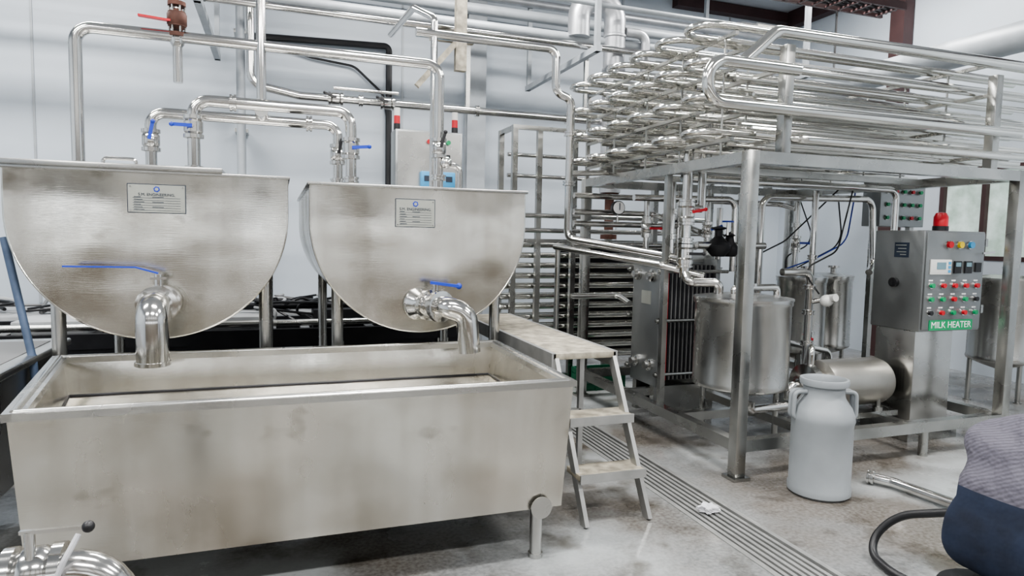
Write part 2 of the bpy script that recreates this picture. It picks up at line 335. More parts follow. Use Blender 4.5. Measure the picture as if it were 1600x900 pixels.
def plate(o,x0,x1,z0,z1,y):
    o.b2(x0-.004,x1+.004,y-.004,y,z0-.004,z1+.004,M['ink']); o.b2(x0,x1,y-.006,y,z0,z1,M['plate'])
    cx=(x0+x1)/2; w=x1-x0; h=z1-z0
    o.lathe([(h*.11,0),(h*.11,.002)],(cx,y-.006,z1-h*.16),M['blue'],axis=(0,-1,0),seg=6)
    o.lathe([(h*.06,0),(h*.06,.003)],(cx,y-.006,z1-h*.16),M['plate'],axis=(0,-1,0),seg=16)
    o.text('S.M. ENGINEERING.',(cx,y-.0075,z1-h*.36),h*.14,M['ink'])
    for i in range(6):
        z=z1-h*(.48+.09*i); o.b2(x0+w*.08,x1-w*.08,y-.0068,y-.006,z-.0009,z+.0009,M['ink'])
        o.b2(x0+w*.10,x0+w*(.22+.03*(i%3)),y-.0068,y-.006,z+.003,z+.006,M['ink'])
        if i%2==0: o.b2(x0+w*.42,x0+w*.62,y-.0068,y-.006,z+.003,z+.006,M['ink'])
    for x in (x0+.01,x1-.01):
        for z in (z0+.01,z1-.01): o.cyl((x,y-.006,z),(x,y-.009,z),.004,FR,seg=8)
plate(o,-.71,-.45,1.54,1.68,3.81)
ox,oz=-.565,1.08
o.cyl((ox,3.82,oz),(ox,3.72,oz),.075,P,seg=24); o.lathe([(.09,0),(.09,.02)],(ox,3.81,oz),P,axis=(0,-1,0),seg=24)
o.lathe([(.06,0),(.095,.005),(.095,.03),(.07,.035),(.08,.05),(.08,.09),(.07,.1),(.095,.105),(.095,.13),(.06,.135)],(ox,3.76,oz-.0),P,axis=(0,-1,0),seg=24)
o.tube([(ox,3.64,oz),(ox,3.50,oz-.0),(ox,3.50,oz-.27)],.072,P,R=.11,seg=24,n=10)
o.lathe([(.073,0),(.079,.003),(.079,.02),(.073,.022)],(ox,3.50,oz-.275),P,seg=24)
o.cyl((ox,3.70,oz+.05),(ox,3.70,oz+.15),.018,P); o.box((ox,3.70,oz+.13),(.07,.04,.012),P)
o.beam((ox,3.70,oz+.155),(ox-.10,3.70,oz+.185),.022,.008,M['blue']); o.beam((ox-.10,3.70,oz+.185),(ox-.40,3.66,oz+.19),.018,.008,M['blue'])
for dx in (-.05,.05): o.cyl((ox+dx,3.62,oz+.06),(ox+dx,3.78,oz+.06),.008,FR,seg=8)
v1=o.done()
o,cx,cz,r=vat(.17,1.43,1.715)
plate(o,.64,.865,1.50,1.655,3.81)
ox,oz=.77,1.05
d=V((.45,-.9,0)).normalized(); st=V((ox,3.83,oz))
o.lathe([(.095,0),(.095,.02),(.07,.05),(.07,.12)],st,P,axis=d,seg=24)
o.lathe([(.06,0),(.09,.005),(.09,.03),(.066,.035),(.076,.05),(.076,.09),(.066,.1),(.09,.105),(.09,.13),(.06,.135)],st+d*.1,P,axis=d,seg=24)
e=st+d*.23; e2=e+V((.10,-.04,.0))
o.tube([e,e+d*.06,e2+V((.02,-.04,-.03)),e2+V((.04,-.05,-.25))],.062,P,R=.12,seg=24,n=8)
vv=st+d*.17
o.cyl(vv,vv+V((0,0,.13)),.017,P); o.beam(vv+V((-.03,0,.135)),vv+V((.13,-.03,.115)),.035,.016,M['blue']); o.ball(vv+V((.13,-.03,.115)),.018,M['blue'])
o.done()
# ------------------------------------------------------------------ trough
o=O('whey_collection_trough'); T=M['trough']; mi=o.mi(T)
F=[(-.87,2.63),(1.235,2.63),(1.245,3.77),(-1.03,3.77)]
def inset(pl,d): 
    c=V((sum(p[0] for p in pl)/4,sum(p[1] for p in pl)/4)); return [(p[0]-d*(1 if p[0]>c.x else -1),p[1]-d*(1 if p[1]>c.y else -1)) for p in pl]
def ring(pl,z): return [o.bm.verts.new((x,y,z)) for x,y in pl]
R1=ring(inset(F,.03),.24); R2=ring(F,.80); 
R0=ring(inset(F,.10),.21)
I0=ring(inset(F,.035),.80); I1=ring(inset(F,.06),.63)
for A,B in ((R0,R1),(R1,R2),(I0,I1)):
    for k in range(4): o.face([A[k],A[(k+1)%4],B[(k+1)%4],B[k]],mi)
o.face(R0,mi); o.face(I1,mi)
for k in range(4):
    ins=inset(F,.018); a=V((*ins[k],.808)); b=V((*ins[(k+1)%4],.808))
    dd=(b-a).normalized(); o.beam(a-dd*.03,b+dd*.03,.06+.002*k,.026+.001*k,M['steel'])
    o.tube([a,b],.022,M['steel'],seg=10)
    ins=inset(F,.062); a=V((*ins[k],.634)); b=V((*ins[(k+1)%4],.634)); o.tube([a,b],.006,M['dark'],seg=6)
for (lx,ly) in ((1.10,2.70),(-.72,2.72),(1.10,3.6),(-.85,3.6)):
    o.cyl((lx,ly,.02),(lx,ly,.24),.028,M['steel']); o.cyl((lx,ly,0),(lx,ly,.02),.034,M['steel'])
o.lathe([(.05,0),(.05,.006)],(1.10,2.642,.25),M['steel'],axis=(0,-1,0))
o.done()
o=O('stainless_side_trough'); o.b2(-2.4,-1.17,3.0,4.4,.25,.78,M['steel']); o.b2(-2.42,-1.13,2.98,4.42,.78,.82,M['steel'],bev=.01); o.b2(-2.3,-1.2,3.1,4.3,.815,.823,M['shelfgrey'])
for x in (-2.3,-1.25):
    for y in (3.1,4.3): o.cyl((x,y,0),(x,y,.26),.03,FR)
o.done()
o=O('blue_support_strut'); o.cyl((-1.27,3.90,1.40),(-1.15,3.84,.80),.018,M['bluegrey']); o.cyl((-1.15,3.84,.82),(-1.10,3.82,.0),.018,M['bluegrey']); o.done()
# ------------------------------------------------------------------ process piping above vats
o=O('vat_feed_pipe_high')
o.tube([(-1.09,4.51,1.79),(-1.09,4.51,2.61),(1.05,4.51,2.61),(1.05,4.51,1.74)],.034,P,R=.09)
for z in (1.82,): o.clamp((-1.09,4.51,z),(0,0,1),.04)
o.valve((1.05,4.51,2.05),(0,0,1),.034,(.3,0,1),M['black']); o.clamp((1.05,4.51,1.85),(0,0,1),.036)
o.ball((1.09,4.45,1.95),.04,P); o.tube([(1.05,4.51,1.95),(1.2,4.5,1.93),(1.2,4.5,1.74)],.02,P)
o.done()
o=O('vat_manifold_pipe')
o.tube([(-.73,4.62,1.79),(-.73,4.62,2.17),(.385,4.62,2.17),(.385,4.62,1.74)],.033,P,R=.08)
o.tube([(-.47,4.42,1.79),(-.47,4.42,2.23),(.45,4.42,2.23),(.45,4.42,1.74)],.036,P,R=.09)
o.cyl((-.09,4.42,2.2),(-.09,4.62,2.2),.04,P)
o.valve((-.73,4.62,2.0),(0,0,1),.034,(.2,0,1),M['blue']); o.valve((-.47,4.42,2.07),(0,0,1),.036,(-1,0,0),M['blue'])
o.valve((.385,4.62,1.98),(0,0,1),.034,(0.2,0,1),M['black'],False); o.valve((.45,4.42,2.0),(0,0,1),.036,(1,0,.1),M['blue'])
for p in ((-.73,4.62,1.82),(-.47,4.42,1.82),(.385,4.62,1.80),(.45,4.42,1.80),(-.25,4.42,2.23),(.2,4.62,2.17)):
    o.clamp(p,(0,0,1) if p[2]<2 else (1,0,0),.036)
o.tube([(-.09,4.5,2.2),(-.09,4.5,3.6),(-.09,6.3,3.6)],.03,P,R=.08)
o.done()
o=O('long_transfer_pipe')
o.tube([(-.22,6.5,3.5),(-.22,6.5,2.78),(.2,6.5,2.71),(4.4,6.5,2.71)],.038,P,R=.12)
for x in (.52,1.0): 
    o.valve((x,6.5,2.71),(1,0,0),.04,(-1,0,.35),M['black'])
for x in (.75,1.9,2.9): o.clamp((x,6.5,2.71),(1,0,0),.04)
o.tube([(.5,6.45,2.8),(1.1,6.45,2.8)],.016,P)
o.b2(-.42,-.02,6.48,6.52,3.49,3.53,FR)
for x in (1.8,3.1): o.b2(x-.02,x+.02,6.48,6.52,2.71,3.35,FR)
o.done()
o=O('red_handle_dosing_valve')
zx,zy=-.56,4.51
o.cyl((zx,zy,2.75),(zx,zy,3.9),.022,P)
o.cyl((zx,zy,3.9),(zx,zy,ZC),.02,M['paintgrey'])
for z in (2.62,2.68,2.74,2.80): o.lathe([(.05,-.012),(.05,.012)],(zx,zy,z),M['rust'])
o.lathe([(.03,-.06),(.055,-.03),(.055,.03),(.03,.06)],(zx,zy,2.71),M['rust'])
for k in range(6): 
    a=k*math.pi/3; o.cyl((zx+.042*math.cos(a),zy+.042*math.sin(a),2.60),(zx+.042*math.cos(a),zy+.042*math.sin(a),2.82),.006,FR,seg=6)
o.cyl((zx,zy,2.34),(zx,zy,2.62),.027,P); o.lathe([(.028,0),(.04,.02),(.04,.05),(.028,.06)],(zx,zy,2.55),P)
o.beam((zx,zy-.03,2.69),(zx-.2,zy-.04,2.70),.03,.012,M['red'])
o.done()
o=O('skid_supply_pipe')
o.tube([(.98,5.0,2.96),(2.12,5.0,2.96),(2.12,5.0,2.62),(2.26,5.0,2.58),(2.26,5.0,1.96),(2.26,5.0,1.45),(2.74,4.0,1.31)],.034,P,R=.08)
o.tube([(1.12,5.0,1.74),(1.12,5.0,3.08),(1.0,5.2,3.2),(1.0,6.3,3.3)],.027,P,R=.06)
o.tube([(2.18,5.08,1.38),(2.60,4.1,1.27),(2.85,3.95,1.2)],.026,P)
o.tube([(2.26,5.0,1.98),(2.85,4.95,2.02)],.024,P)
for z in (1.9,2.3): o.clamp((2.26,5.0,z),(0,0,1),.036)
o.tube([(2.2,5.06,1.40),(2.2,5.06,0)],.022,FR)
o.done()
# ------------------------------------------------------------------ control cabinet behind vats
o=O('control_cabinet')
o.b2(1.0,1.62,6.0,6.25,1.5,2.40,M['panel'],bev=.006); o.b2(1.02,1.60,5.985,6.0,1.52,2.38,M['steel'])
for i,c in enumerate(('red','yellow','green')): o.cyl((1.30+.09*i,5.985,2.30),(1.30+.09*i,5.955,2.30),.02,M[c])
o.b2(1.33,1.50,5.975,5.985,2.08,2.19,M['black']); o.b2(1.345,1.485,5.97,5.975,2.095,2.175,M['screen'])
for x in (1.22,1.42): o.b2(x,x+.12,5.93,5.985,1.86,2.03,M['ltblue'],bev=.01); o.b2(x+.03,x+.09,5.925,5.93,1.94,1.99,M['ink'])
for x in (1.03,1.57): o.cyl((x,6.1,2.4),(x,6.1,2.46),.03,M['black']); o.cyl((x,6.1,2.46),(x,6.1,2.53),.028,M['red']); o.cyl((x,6.1,2.53),(x,6.1,2.6),.028,M['white'])
for x in (1.05,1.55): o.b2(x-.03,x+.03,6.1,6.16,.5,1.5,FR)
o.done()
# ------------------------------------------------------------------ lower tube rack
o=O('cooling_tube_rack')
for (x,y) in ((2.1,5.9),(2.35,5.9),(2.72,5.9),(4.3,5.9),(2.1,6.3),(4.3,6.3)):
    o.b2(x-.025,x+.025,y-.025,y+.025,0,2.5,FR)
for z in (2.48,1.42,.1): o.b2(2.08,4.32,5.88,5.92,z-.02,z+.02,FR); o.b2(2.08,2.12,5.88,6.32,z-.02,z+.02,FR)
for i in range(6):
    z=.28+i*.2
    for y in (5.98,6.12):
        o.tube([(4.2,y,z),(1.98,y,z),(1.98,y,z+.10),(4.2,y,z+.10)],.028,M['tube'],R=.0499,seg=10)
for z in (1.52,1.66): o.tube([(2.1,5.85,z),(4.2,5.85,z)],.024,P)
for z in (2.05,2.25): o.tube([(2.1,6.1,z),(3.2,6.1,z)],.02,P)
o.b2(2.75,4.2,6.26,6.30,.2,1.4,M['dark'])
o.done()
# ------------------------------------------------------------------ pasteuriser skid frame
X0,X1,Y0,Y1=2.64,4.95,3.25,5.45
o=O('pasteurizer_skid_frame')
s=.075; q=.036
for x in (X0,X1):
    for y in (Y0,Y1):
        o.b2(x-s/2,x+s/2,y-s/2,y+s/2,.02,1.99,FR,bev=.004); o.b2(x-.06,x+.06,y-.06,y+.06,0,.02,FR)
for z in (.21,1.95):
    for y in (Y0,Y1): o.b2(X0,X1,y-q,y+q,z-q,z+q,FR)
    for x in (X0,X1): o.b2(x-q+.001,x+q-.001,Y0,Y1,z-q+.001,z+q-.001,FR)
for y in (3.95,4.7): o.b2(X0,X1,y-.03,y+.03,.17,.23,FR); o.b2(X0,X1,y-.025,y+.025,1.93,1.975,FR)
for x in (3.4,4.2): o.b2(x-.03,x+.03,Y0,Y1,.14,.2,FR); o.cyl((x,Y0,0),(x,Y0,.17),.03,FR)
o.b2(3.325,3.375,Y1-.03,Y1+.03,.2,1.95,FR)
o.b2(X0-.02,X0+.02,4.1,4.14,.2,1.95,FR)
o.done()
# ------------------------------------------------------------------ holding tube rack on top
o=O('holding_tube_rack')
TB=M['tube']; zs=[2.11,2.32,2.53,2.74]
xl=2.38; xr=5.55
for li,z in enumerate(zs):
    for j in range(6):
        y=3.40+j*.34
        o.tube([(xr,y,z),(xl,y,z),(xl,y+.26,z),(xr,y+.26,z)],.0215,TB,R=.1299,seg=12,n=9)
        o.tube([(xr,y+.12,z-.05),(xl+.28,y+.12,z-.05)],.014,TB,seg=8)
        o.tube([(xr,y+.05,z+.05),(xl+.42,y+.05,z+.05)],.013,TB,seg=8)
        o.tube([(xr,y+.2,z+.10),(xl+.42,y+.2,z+.10)],.013,TB,seg=8)
for x in (2.87,4.65):
    for y in (3.25,5.45): o.b2(x-.032,x+.032,y-.032,y+.032,1.985,2.62 if y<4 else 2.85,FR,bev=.003)
    for z in zs: o.b2(x-.015,x+.015,3.27,5.44,z-.05,z-.026,FR)
    for z in zs:
        for y in (3.6,3.95,4.3,4.65,5.0): o.cyl((x,y,z-.2 if z>2.2 else 1.98),(x,y,z-.03),.008,FR,seg=6)
for z in zs: o.b2(2.60,2.625,3.39,5.4,z-.045,z-.024,FR)
o.b2(2.60,2.63,5.385,5.415,1.98,2.74,FR)
for z in zs:
    for y in (3.5,3.95,4.4,4.9): o.cyl((2.612,y,z-.2 if z>2.2 else 1.98),(2.612,y,z-.03),.007,FR,seg=6)
o.tube([(2.86,3.14,2.45),(2.24,3.14,2.45),(2.24,3.14,2.22),(4.75,3.14,2.22)],.034,TB,R=.105,n=9)
o.tube([(2.32,3.19,2.46),(2.50,3.19,2.47),(2.73,3.19,2.67),(5.6,3.19,2.69)],.034,TB,R=.10)
o.tube([(2.72,4.0,2.1),(2.72,3.5,2.14),(2.95,3.2,2.07),(4.75,3.2,2.07)],.03,TB,R=.1)
o.done()
# ------------------------------------------------------------------ skid process pipework
o=O('skid_process_piping')
o.tube([(2.72,4.0,1.19),(2.72,4.0,2.12)],.036,P)
for z in (1.28,1.45,1.58,1.72): o.clamp((2.72,4.0,z),(0,0,1),.04)
o.valve((2.72,4.0,1.36),(0,0,1),.038,(1,-.2,0),M['black']); o.valve((2.72,4.0,1.65),(0,0,1),.038,(1,0,.2),M['red'])
o.tube([(2.72,4.0,1.23),(2.72,3.95,1.16),(2.93,3.88,1.16),(2.93,3.88,1.08)],.032,P,R=.06)
o.tube([(3.0,3.8,1.08),(3.0,3.8,1.13),(3.37,3.8,1.13),(3.37,3.8,1.06)],.026,P,R=.06)
o.tube([(2.84,4.0,1.70),(2.84,4.0,2.1)],.03,P); o.tube([(2.72,4.0,1.68),(2.84,4.0,1.68)],.03,P)
o.tube([(3.87,4.6,1.0),(3.87,4.6,1.83),(5.1,4.6,1.86),(5.15,4.6,1.25),(5.0,4.5,1.2)],.03,P,R=.1)
o.tube([(2.74,4.1,1.9),(4.80,4.1,1.9),(4.80,4.1,1.3)],.026,P,R=.08)
o.tube([(2.64,4.6,1.78),(3.6,4.6,1.8),(3.6,4.6,1.2)],.026,P,R=.08)
for (x,y,z0,z1) in ((3.0,5.0,1.36,1.8),(3.2,5.0,1.36,1.85),(3.55,4.9,.4,1.9),(3.75,5.0,.3,1.75),(4.62,5.0,1.16,1.9),(4.35,4.5,.4,1.9),(3.02,4.45,1.3,1.9),(3.45,5.2,.3,1.9),(4.05,5.1,.3,1.9),(2.86,4.4,1.3,1.9)):
    o.tube([(x,y,z0),(x,y,z1)],.027,P); o.clamp((x,y,z0+(z1-z0)*.3),(0,0,1),.03); o.clamp((x,y,z0+(z1-z0)*.62),(0,0,1),.03)
o.valve((3.0,5.0,1.55),(0,0,1),.03,(1,0,0),M['red']); o.valve((3.2,5.0,1.6),(0,0,1),.03,(1,0,.3),M['black'])
o.valve((3.55,4.9,1.55),(0,0,1),.03,(1,0,.3),M['blue']); o.valve((3.75,5.0,1.5),(0,0,1),.03,(0,-1,.3),M['black'])
for z,x2 in ((1.68,3.2),(1.58,3.55),(1.40,3.75),(1.82,4.6),(.95,2.86)): o.tube([(2.4,5.2,z),(x2,5.2,z),(x2,5.0,z-.05)],.026,P,R=.06)
o.tube([(3.1,4.4,1.42),(3.75,4.4,1.42)],.028,P); o.lathe([(.05,-.09),(.10,-.03),(.10,.0),(.05,.05),(.03,.07),(.03,.12),(.06,.13),(.06,.14),(.01,.15)],(3.3,4.4,1.42),M['dark'])
o.lathe([(.05,-.07),(.08,-.03),(.08,.0),(.04,.05),(.03,.09),(.05,.10),(.01,.12)],(3.42,4.42,1.40),M['dark'])
o.lathe([(.045,0),(.045,.012)],(3.32,4.32,1.60),M['blue']); o.cyl((3.32,4.32,1.5),(3.32,4.32,1.6),.01,P,seg=8)
o.cyl((2.76,5.1,1.72),(2.76,5.06,1.72),.06,M['black'],seg=24); o.cyl((2.76,5.06,1.72),(2.76,5.055,1.72),.052,M['signwhite'],seg=24); o.box((2.765,5.053,1.73),(.006,.003,.06),M['ink']); o.cyl((2.76,5.08,1.6),(2.76,5.08,1.68),.012,P,seg=8)
o.tube([(3.72,4.15,1.22),(4.0,4.15,1.22),(4.0,4.15,.42)],.03,P,R=.07)
for z in (1.1,.9,.65): o.clamp((4.0,4.15,z),(0,0,1),.034)
o.ball((4.08,4.05,1.0),.06,M['white'],sc=(1,.7,.8)); o.cyl((4.0,4.15,.98),(4.06,4.1,1.0),.02,P); o.cyl((4.1,4.04,1.02),(4.1,3.98,1.03),.03,M['white'])
o.valve((4.62,5.0,1.45),(0,0,1),.03,(1,0,0),M['blue']); o.valve((4.35,4.5,.62),(0,0,1),.03,(-1,0,.5),M['red']); o.tube([(4.1,4.5,.6),(4.6,4.5,.5),(4.6,4.5,.25)],.025,P,R=.07)
o.tube([(3.1,3.7,.34),(3.1,3.7,.28),(3.6,3.75,.28)],.03,P,R=.05)
o.tube([(3.4,4.1,.45),(3.75,4.1,.35)],.03,P)
o.done()
o=O('sensor_cables')
for (a,b,c) in (((4.62,5.0,1.2),(4.9,4.8,1.9),'black'),((3.9,5,1.2),(4.7,4.6,1.93),'black'),((4.05,4.1,1.05),(4.45,4.2,1.93),'black'),((4.4,4.9,1.2),(5.0,4.7,1.93),'blue'),((4.7,5.2,1.2),(4.9,5.3,1.93),'black')):
    a,b=V(a),V(b); mid=(a+b)/2+V((random.uniform(-.2,.2),0,-.15)); o.tube([a,mid+V((-.2,0,-.1)),mid+V((.15,0,.05)),b],.007,M[c],R=.15,seg=6)
o.done()
o=O('floor_cable'); o.tube([(4.90,3.45,.015),(5.0,3.2,.012),(4.6,3.0,.012),(4.9,2.8,.012),(5.3,3.1,.012)],.009,M['black'],R=.2,seg=6); o.done()
# ------------------------------------------------------------------ plate heat exchanger
o=O('plate_heat_exchanger')
o.b2(2.90,2.94,4.60,5.02,.25,1.30,M['panel'],bev=.006); o.b2(3.44,3.48,4.60,5.02,.25,1.30,M['panel'],bev=.006)
for i in range(24):
    o.b2(2.955+i*.02,2.955+i*.02+.013,4.63,4.99,.30,1.25,M['red'] if i in (1,2) else (M['dark'] if i%2 else M['shelfgrey']))
for z in (.36,.80,1.2):
    for y in (4.575,5.045): o.cyl((2.86,y,z),(3.54,y,z),.014,FR,seg=8); o.cyl((2.875,y,z),(2.90,y,z),.026,FR,seg=6)
o.b2(2.85,3.55,4.78,4.84,1.27,1.33,FR)
for y in (4.66,4.94): o.b2(2.90,3.48,y-.03,y+.03,.0,.25,FR)
o.b2(2.894,2.90,4.72,4.86,.92,1.03,M['plate'])
for z in (.42,1.16):
    for y in (4.70,4.92): o.lathe([(.05,0),(.05,.02),(.03,.025),(.03,.06)],(2.90,y,z),P,axis=(-1,0,0))
o.done()
def drum(name,cx,cy,z0,z1,r,zf,pipe=True):
    o=O(name); 
    o.lathe([(.02,z0-.09),(r*.55,z0-.05),(r,z0),(r+.006,z0+.02),(r,z0+.04),(r,z1-.04),(r+.008,z1-.03),(r+.008,z1)],(cx,cy,0),M['steel'],seg=40)
    o.lathe([(r+.014,z1),(r+.014,z1+.012),(r*.5,z1+.035),(.02,z1+.04)],(cx,cy,0),M['steel'],seg=40)
    for k in range(3):
        a=math.radians(210+k*120+20); lx,ly=cx+(r-.03)*math.cos(a),cy+(r-.03)*math.sin(a)
        o.cyl((lx,ly,zf),(lx,ly,z0+.1),.022,FR); o.cyl((lx,ly,zf),(lx,ly,zf+.012),.035,FR)
    o.cyl((cx,cy,z0-.09),(cx,cy,z0-.17),.028,P)
    if pipe: o.lathe([(.03,0),(.03,.05),(.06,.06),(.06,.08)],(cx+.05,cy,z1+.03),P)
    return o
o=drum('balance_tank',3.10,3.83,.44,1.05,.325,.0); o.done()
o=drum('small_process_tank',4.72,5.0,.42,1.12,.22,.0,True); o.done()
o=drum('small_process_tank',5.25,5.2,.42,1.12,.22,.0,True); o.done()
o=drum('insulated_vessel',6.25,4.15,.42,1.16,.26,0); o.done()
o=O('centrifugal_pump')
px,pz,py=3.62,.42,3.75
o.lathe([(.05,-.02),(.15,-.01),(.155,.04),(.12,.08),(.12,.10)],(px,py,pz),P,axis=(1,0,0),seg=28)
o.lathe([(.10,0),(.17,.03),(.175,.06),(.175,.56),(.16,.60),(.03,.61)],(px+.10,py,pz),M['motor'],axis=(1,0,0),seg=36)
for k in range(7): o.box((px+.712,py-.09+.03*k,pz),(.004,.01,.2),M['dark'])
for x in (px+.18,px+.58):
    for y in (py-.12,py+.12): o.cyl((x,y,.24),(x,y,pz-.1),.018,FR); o.cyl((x,y,.22),(x,y,.25),.035,FR)
o.tube([(px-.02,py,pz),(px-.15,py,pz),(px-.15,py,pz-.1)],.03,P,R=.06); o.clamp((px-.06,py,pz),(1,0,0),.034)
o.tube([(px+.04,py,pz+.14),(px+.04,py,pz+.3),(px+.38,4.15,pz+.05)],.026,P,R=.06)
o.b2(px+.05,px+.75,py-.15,py+.15,.18,.22,FR)
o.done()
# ------------------------------------------------------------------ milk heater panel
o=O('milk_heater_control_panel')
px0,px1,pya,pyb,pz0,pz1=4.40,5.02,3.50,3.92,.82,1.56
o.b2(px0,px1,pya,pyb,pz0,pz1,M['panel'],bev=.008); o.b2(px0+.015,px1-.015,pya-.012,pya,pz0+.015,pz1-.015,M['panel'],bev=.004)
yf=pya-.012
def btn(x,z,c,r=.017): 
    o.cyl((x,yf,z),(x,yf-.01,z),r+.006,P,seg=16); o.cyl((x,yf-.01,z),(x,yf-.028,z),r,M[c],seg=16)
for i,c in enumerate(('red','yellow','ltblue')): btn(4.62+.11*i,1.46,c,.024)
o.b2(4.45,4.66,yf-.01,yf,1.24,1.35,M['white'],bev=.004); o.b2(4.51,4.60,yf-.013,yf-.01,1.28,1.33,M['screen'])
for i in range(3): o.b2(4.625,4.65,yf-.013,yf-.01,1.255+.03*i,1.275+.03*i,M['ltblue'])
for x in (4.69,4.80): o.b2(x,x+.07,yf-.012,yf,1.25,1.34,M['black']); o.b2(x+.01,x+.06,yf-.014,yf-.012,1.30,1.33,M['screen'])
o.b2(4.91,4.97,yf-.01,yf,1.26,1.33,M['black'])
for r_,z in enumerate((1.16,1.06,.96)):
    for i,c in enumerate((('green','red','red','red','red'),('green','green','red','green','black'),('black','red','green','red','green'))[r_]):
        btn(4.47+.115*i,z,c); o.b2(4.45+.115*i,4.49+.115*i,yf-.002,yf,z+.032,z+.042,M['signwhite'])
o.b2(4.48,4.92,yf-.006,yf,.83,.905,M['signgreen']); o.text('MILK HEATER',(4.70,yf-.0075,.867),.068,M['signwhite'])
o.cyl((px0,3.72,1.17),(px0-.03,3.72,1.17),.035,M['black'],seg=20); o.box((px0-.035,3.72,1.17),(.015,.012,.05),M['black'])
o.b2(px0-.004,px0,3.62,3.74,1.36,1.47,M['ink'])
for z,w_ in ((1.45,.09),(1.425,.07),(1.40,.08),(1.38,.05)): o.b2(px0-.0055,px0-.004,3.64,3.64+w_,z-.003,z+.003,M['plate'])
for z in (1.45,.95): o.b2(px1-.01,px1+.015,yf,yf+.03,z,z+.06,FR)
o.beam((px1-.06,yf-.02,1.40),(px1+.03,yf-.04,1.41),.015,.015,P)
o.cyl((4.78,3.68,1.56),(4.78,3.68,1.60),.055,M['black']); o.lathe([(.05,0),(.05,.07),(.035,.10),(.01,.105)],(4.78,3.68,1.60),M['red'],seg=20)
o.b2(4.42,4.80,3.54,3.88,.1,.82,M['steel'],bev=.004); o.b2(4.36,4.86,3.50,3.92,0,.1,FR)
o.done()
o=O('overhead_button_panel')
o.b2(5.20,5.75,4.60,4.80,1.62,2.06,M['panel'],bev=.006)
for r_ in range(3):
    for i in range(5):
        x,z=5.27+.1*i,1.70+.12*r_
        o.cyl((x,4.60,z),(x,4.585,z),.022,FR,seg=12); o.cyl((x,4.585,z),(x,4.57,z),.017,M[('green','red')[(i*r_+i)%2]],seg=12)
for x in (5.25,5.70): o.b2(x-.025,x+.025,4.68,4.73,0,1.62,FR)
o.done()
# ------------------------------------------------------------------ ladder platform
o=O('step_platform')
AL=M['alum']; ztop=.80
o.b2(1.38,1.76,3.2,5.0,ztop,ztop+.035,M['step'],bev=.004); 
for x in (1.385,1.755): o.b2(x-.012,x+.012,3.2,5.0,ztop-.05,ztop+.036,AL)
for (xt,xb) in ((1.40,1.45),(1.745,1.81)):
    o.beam((xt,3.22,ztop),(xb,2.90,.0),.022,.06,AL,up=(0,1,0))
    o.beam((xt,4.95,ztop),(xt,5.15,0),.022,.06,AL,up=(0,1,0))
for f_ in (.34,.67):
    z=ztop*(1-f_); xa=1.40+.05*f_; xb=1.745+.065*f_; y=3.22-.32*f_
    o.b2(xa-.01,xb+.01,y-.09,y+.08,z-.035,z-.005,M['step'],bev=.003); o.b2(xa-.01,xb+.01,y-.095,y-.085,z-.045,z,AL)
o.beam((1.40,3.6,0),(1.40,3.6,.8),.03,.03,AL); o.beam((1.74,3.6,0),(1.74,3.6,.8),.03,.03,AL); o.beam((1.40,3.6,.4),(1.74,3.6,.4),.03,.03,AL)
o.done()
o=O('floor_drain_grate')
for x in (2.045,2.315): o.b2(x-.014,x+.014,-.5,6.5,-.06,.004,M['alum'])
for i in range(6): x=2.088+i*.0368; o.b2(x-.010,x+.010,-.5,6.5,-.03,.0,M['alum'])
for i in range(24): y=-.4+i*.29; o.b2(2.05,2.31,y-.006,y+.006,-.045,-.028,FR)
o.done()
# ------------------------------------------------------------------ milk can
o=O('milk_can')
cx,cy=2.97,2.93
o.lathe([(.155,0),(.172,.015),(.172,.05),(.167,.06),(.167,.42),(.173,.44),(.170,.47),(.155,.51),(.118,.565),(.112,.585),(.112,.63),(.130,.64),(.134,.66),(.130,.675),(.118,.677),(.108,.66),(.105,.60),(.10,.45),(.0,.44)],(cx,cy,0),M['can'],seg=48,cap=False)
o.lathe([(.0,0),(.155,0)],(cx,cy,0.001),M['can'],seg=48,cap=False)
for sg in (1,-1):
    dx=V((.95*sg,-.32*sg,0)).normalized()
    b=V((cx,cy,0)); pr=V((-dx.y,dx.x,0))
    for k in (-.022,.022):
        o.tube([b+dx*.11+pr*k+V((0,0,.60)),b+dx*.178+pr*k+V((0,0,.60)),b+dx*.182+pr*k+V((0,0,.46)),b+dx*.155+pr*k+V((0,0,.44))],.013,M['can'],R=.03,seg=10)
o.done()
o=O('green_crate')
gx,gy=2.95,5.72
o.b2(gx-.22,gx+.22,gy-.12,gy+.12,0,.02,M['dgreen'])
for z in (.05,.11,.17): 
    for y in (gy-.12,gy+.12): o.b2(gx-.22,gx+.22,y-.008,y+.008,z-.025,z+.025,M['dgreen'])
    for x in (gx-.22,gx+.22): o.b2(x-.008,x+.008,gy-.12,gy+.12,z-.025,z+.025,M['dgreen'])
for x in (-.22,-.08,.08,.22):
    for y in (gy-.122,gy+.122): o.b2(gx+x-.01,gx+x+.01,y-.01,y+.01,0,.19,M['dgreen'])
o.done()
o=O('crumpled_rag')
bmesh.ops.create_icosphere(o.bm,subdivisions=3,radius=1); o.mi(M['cloth'])
for v in o.bm.verts:
    n=1+.25*math.sin(7*v.co.x+3*v.co.y)+.2*math.sin(9*v.co.y+2)
    v.co=V((2.17+v.co.x*.055*n,2.88+v.co.y*.04*n,.02+max(-.012,v.co.z*.022*n)))
for f in o.bm.faces: f.smooth=True
o.done()
o=O('loose_steel_pipe'); o.tube([(3.38,2.95,.04),(3.44,2.84,.04),(3.52,2.2,.04)],.03,P,R=.07); o.clamp((3.385,2.94,.04),(-.5,.9,0),.03); o.done()
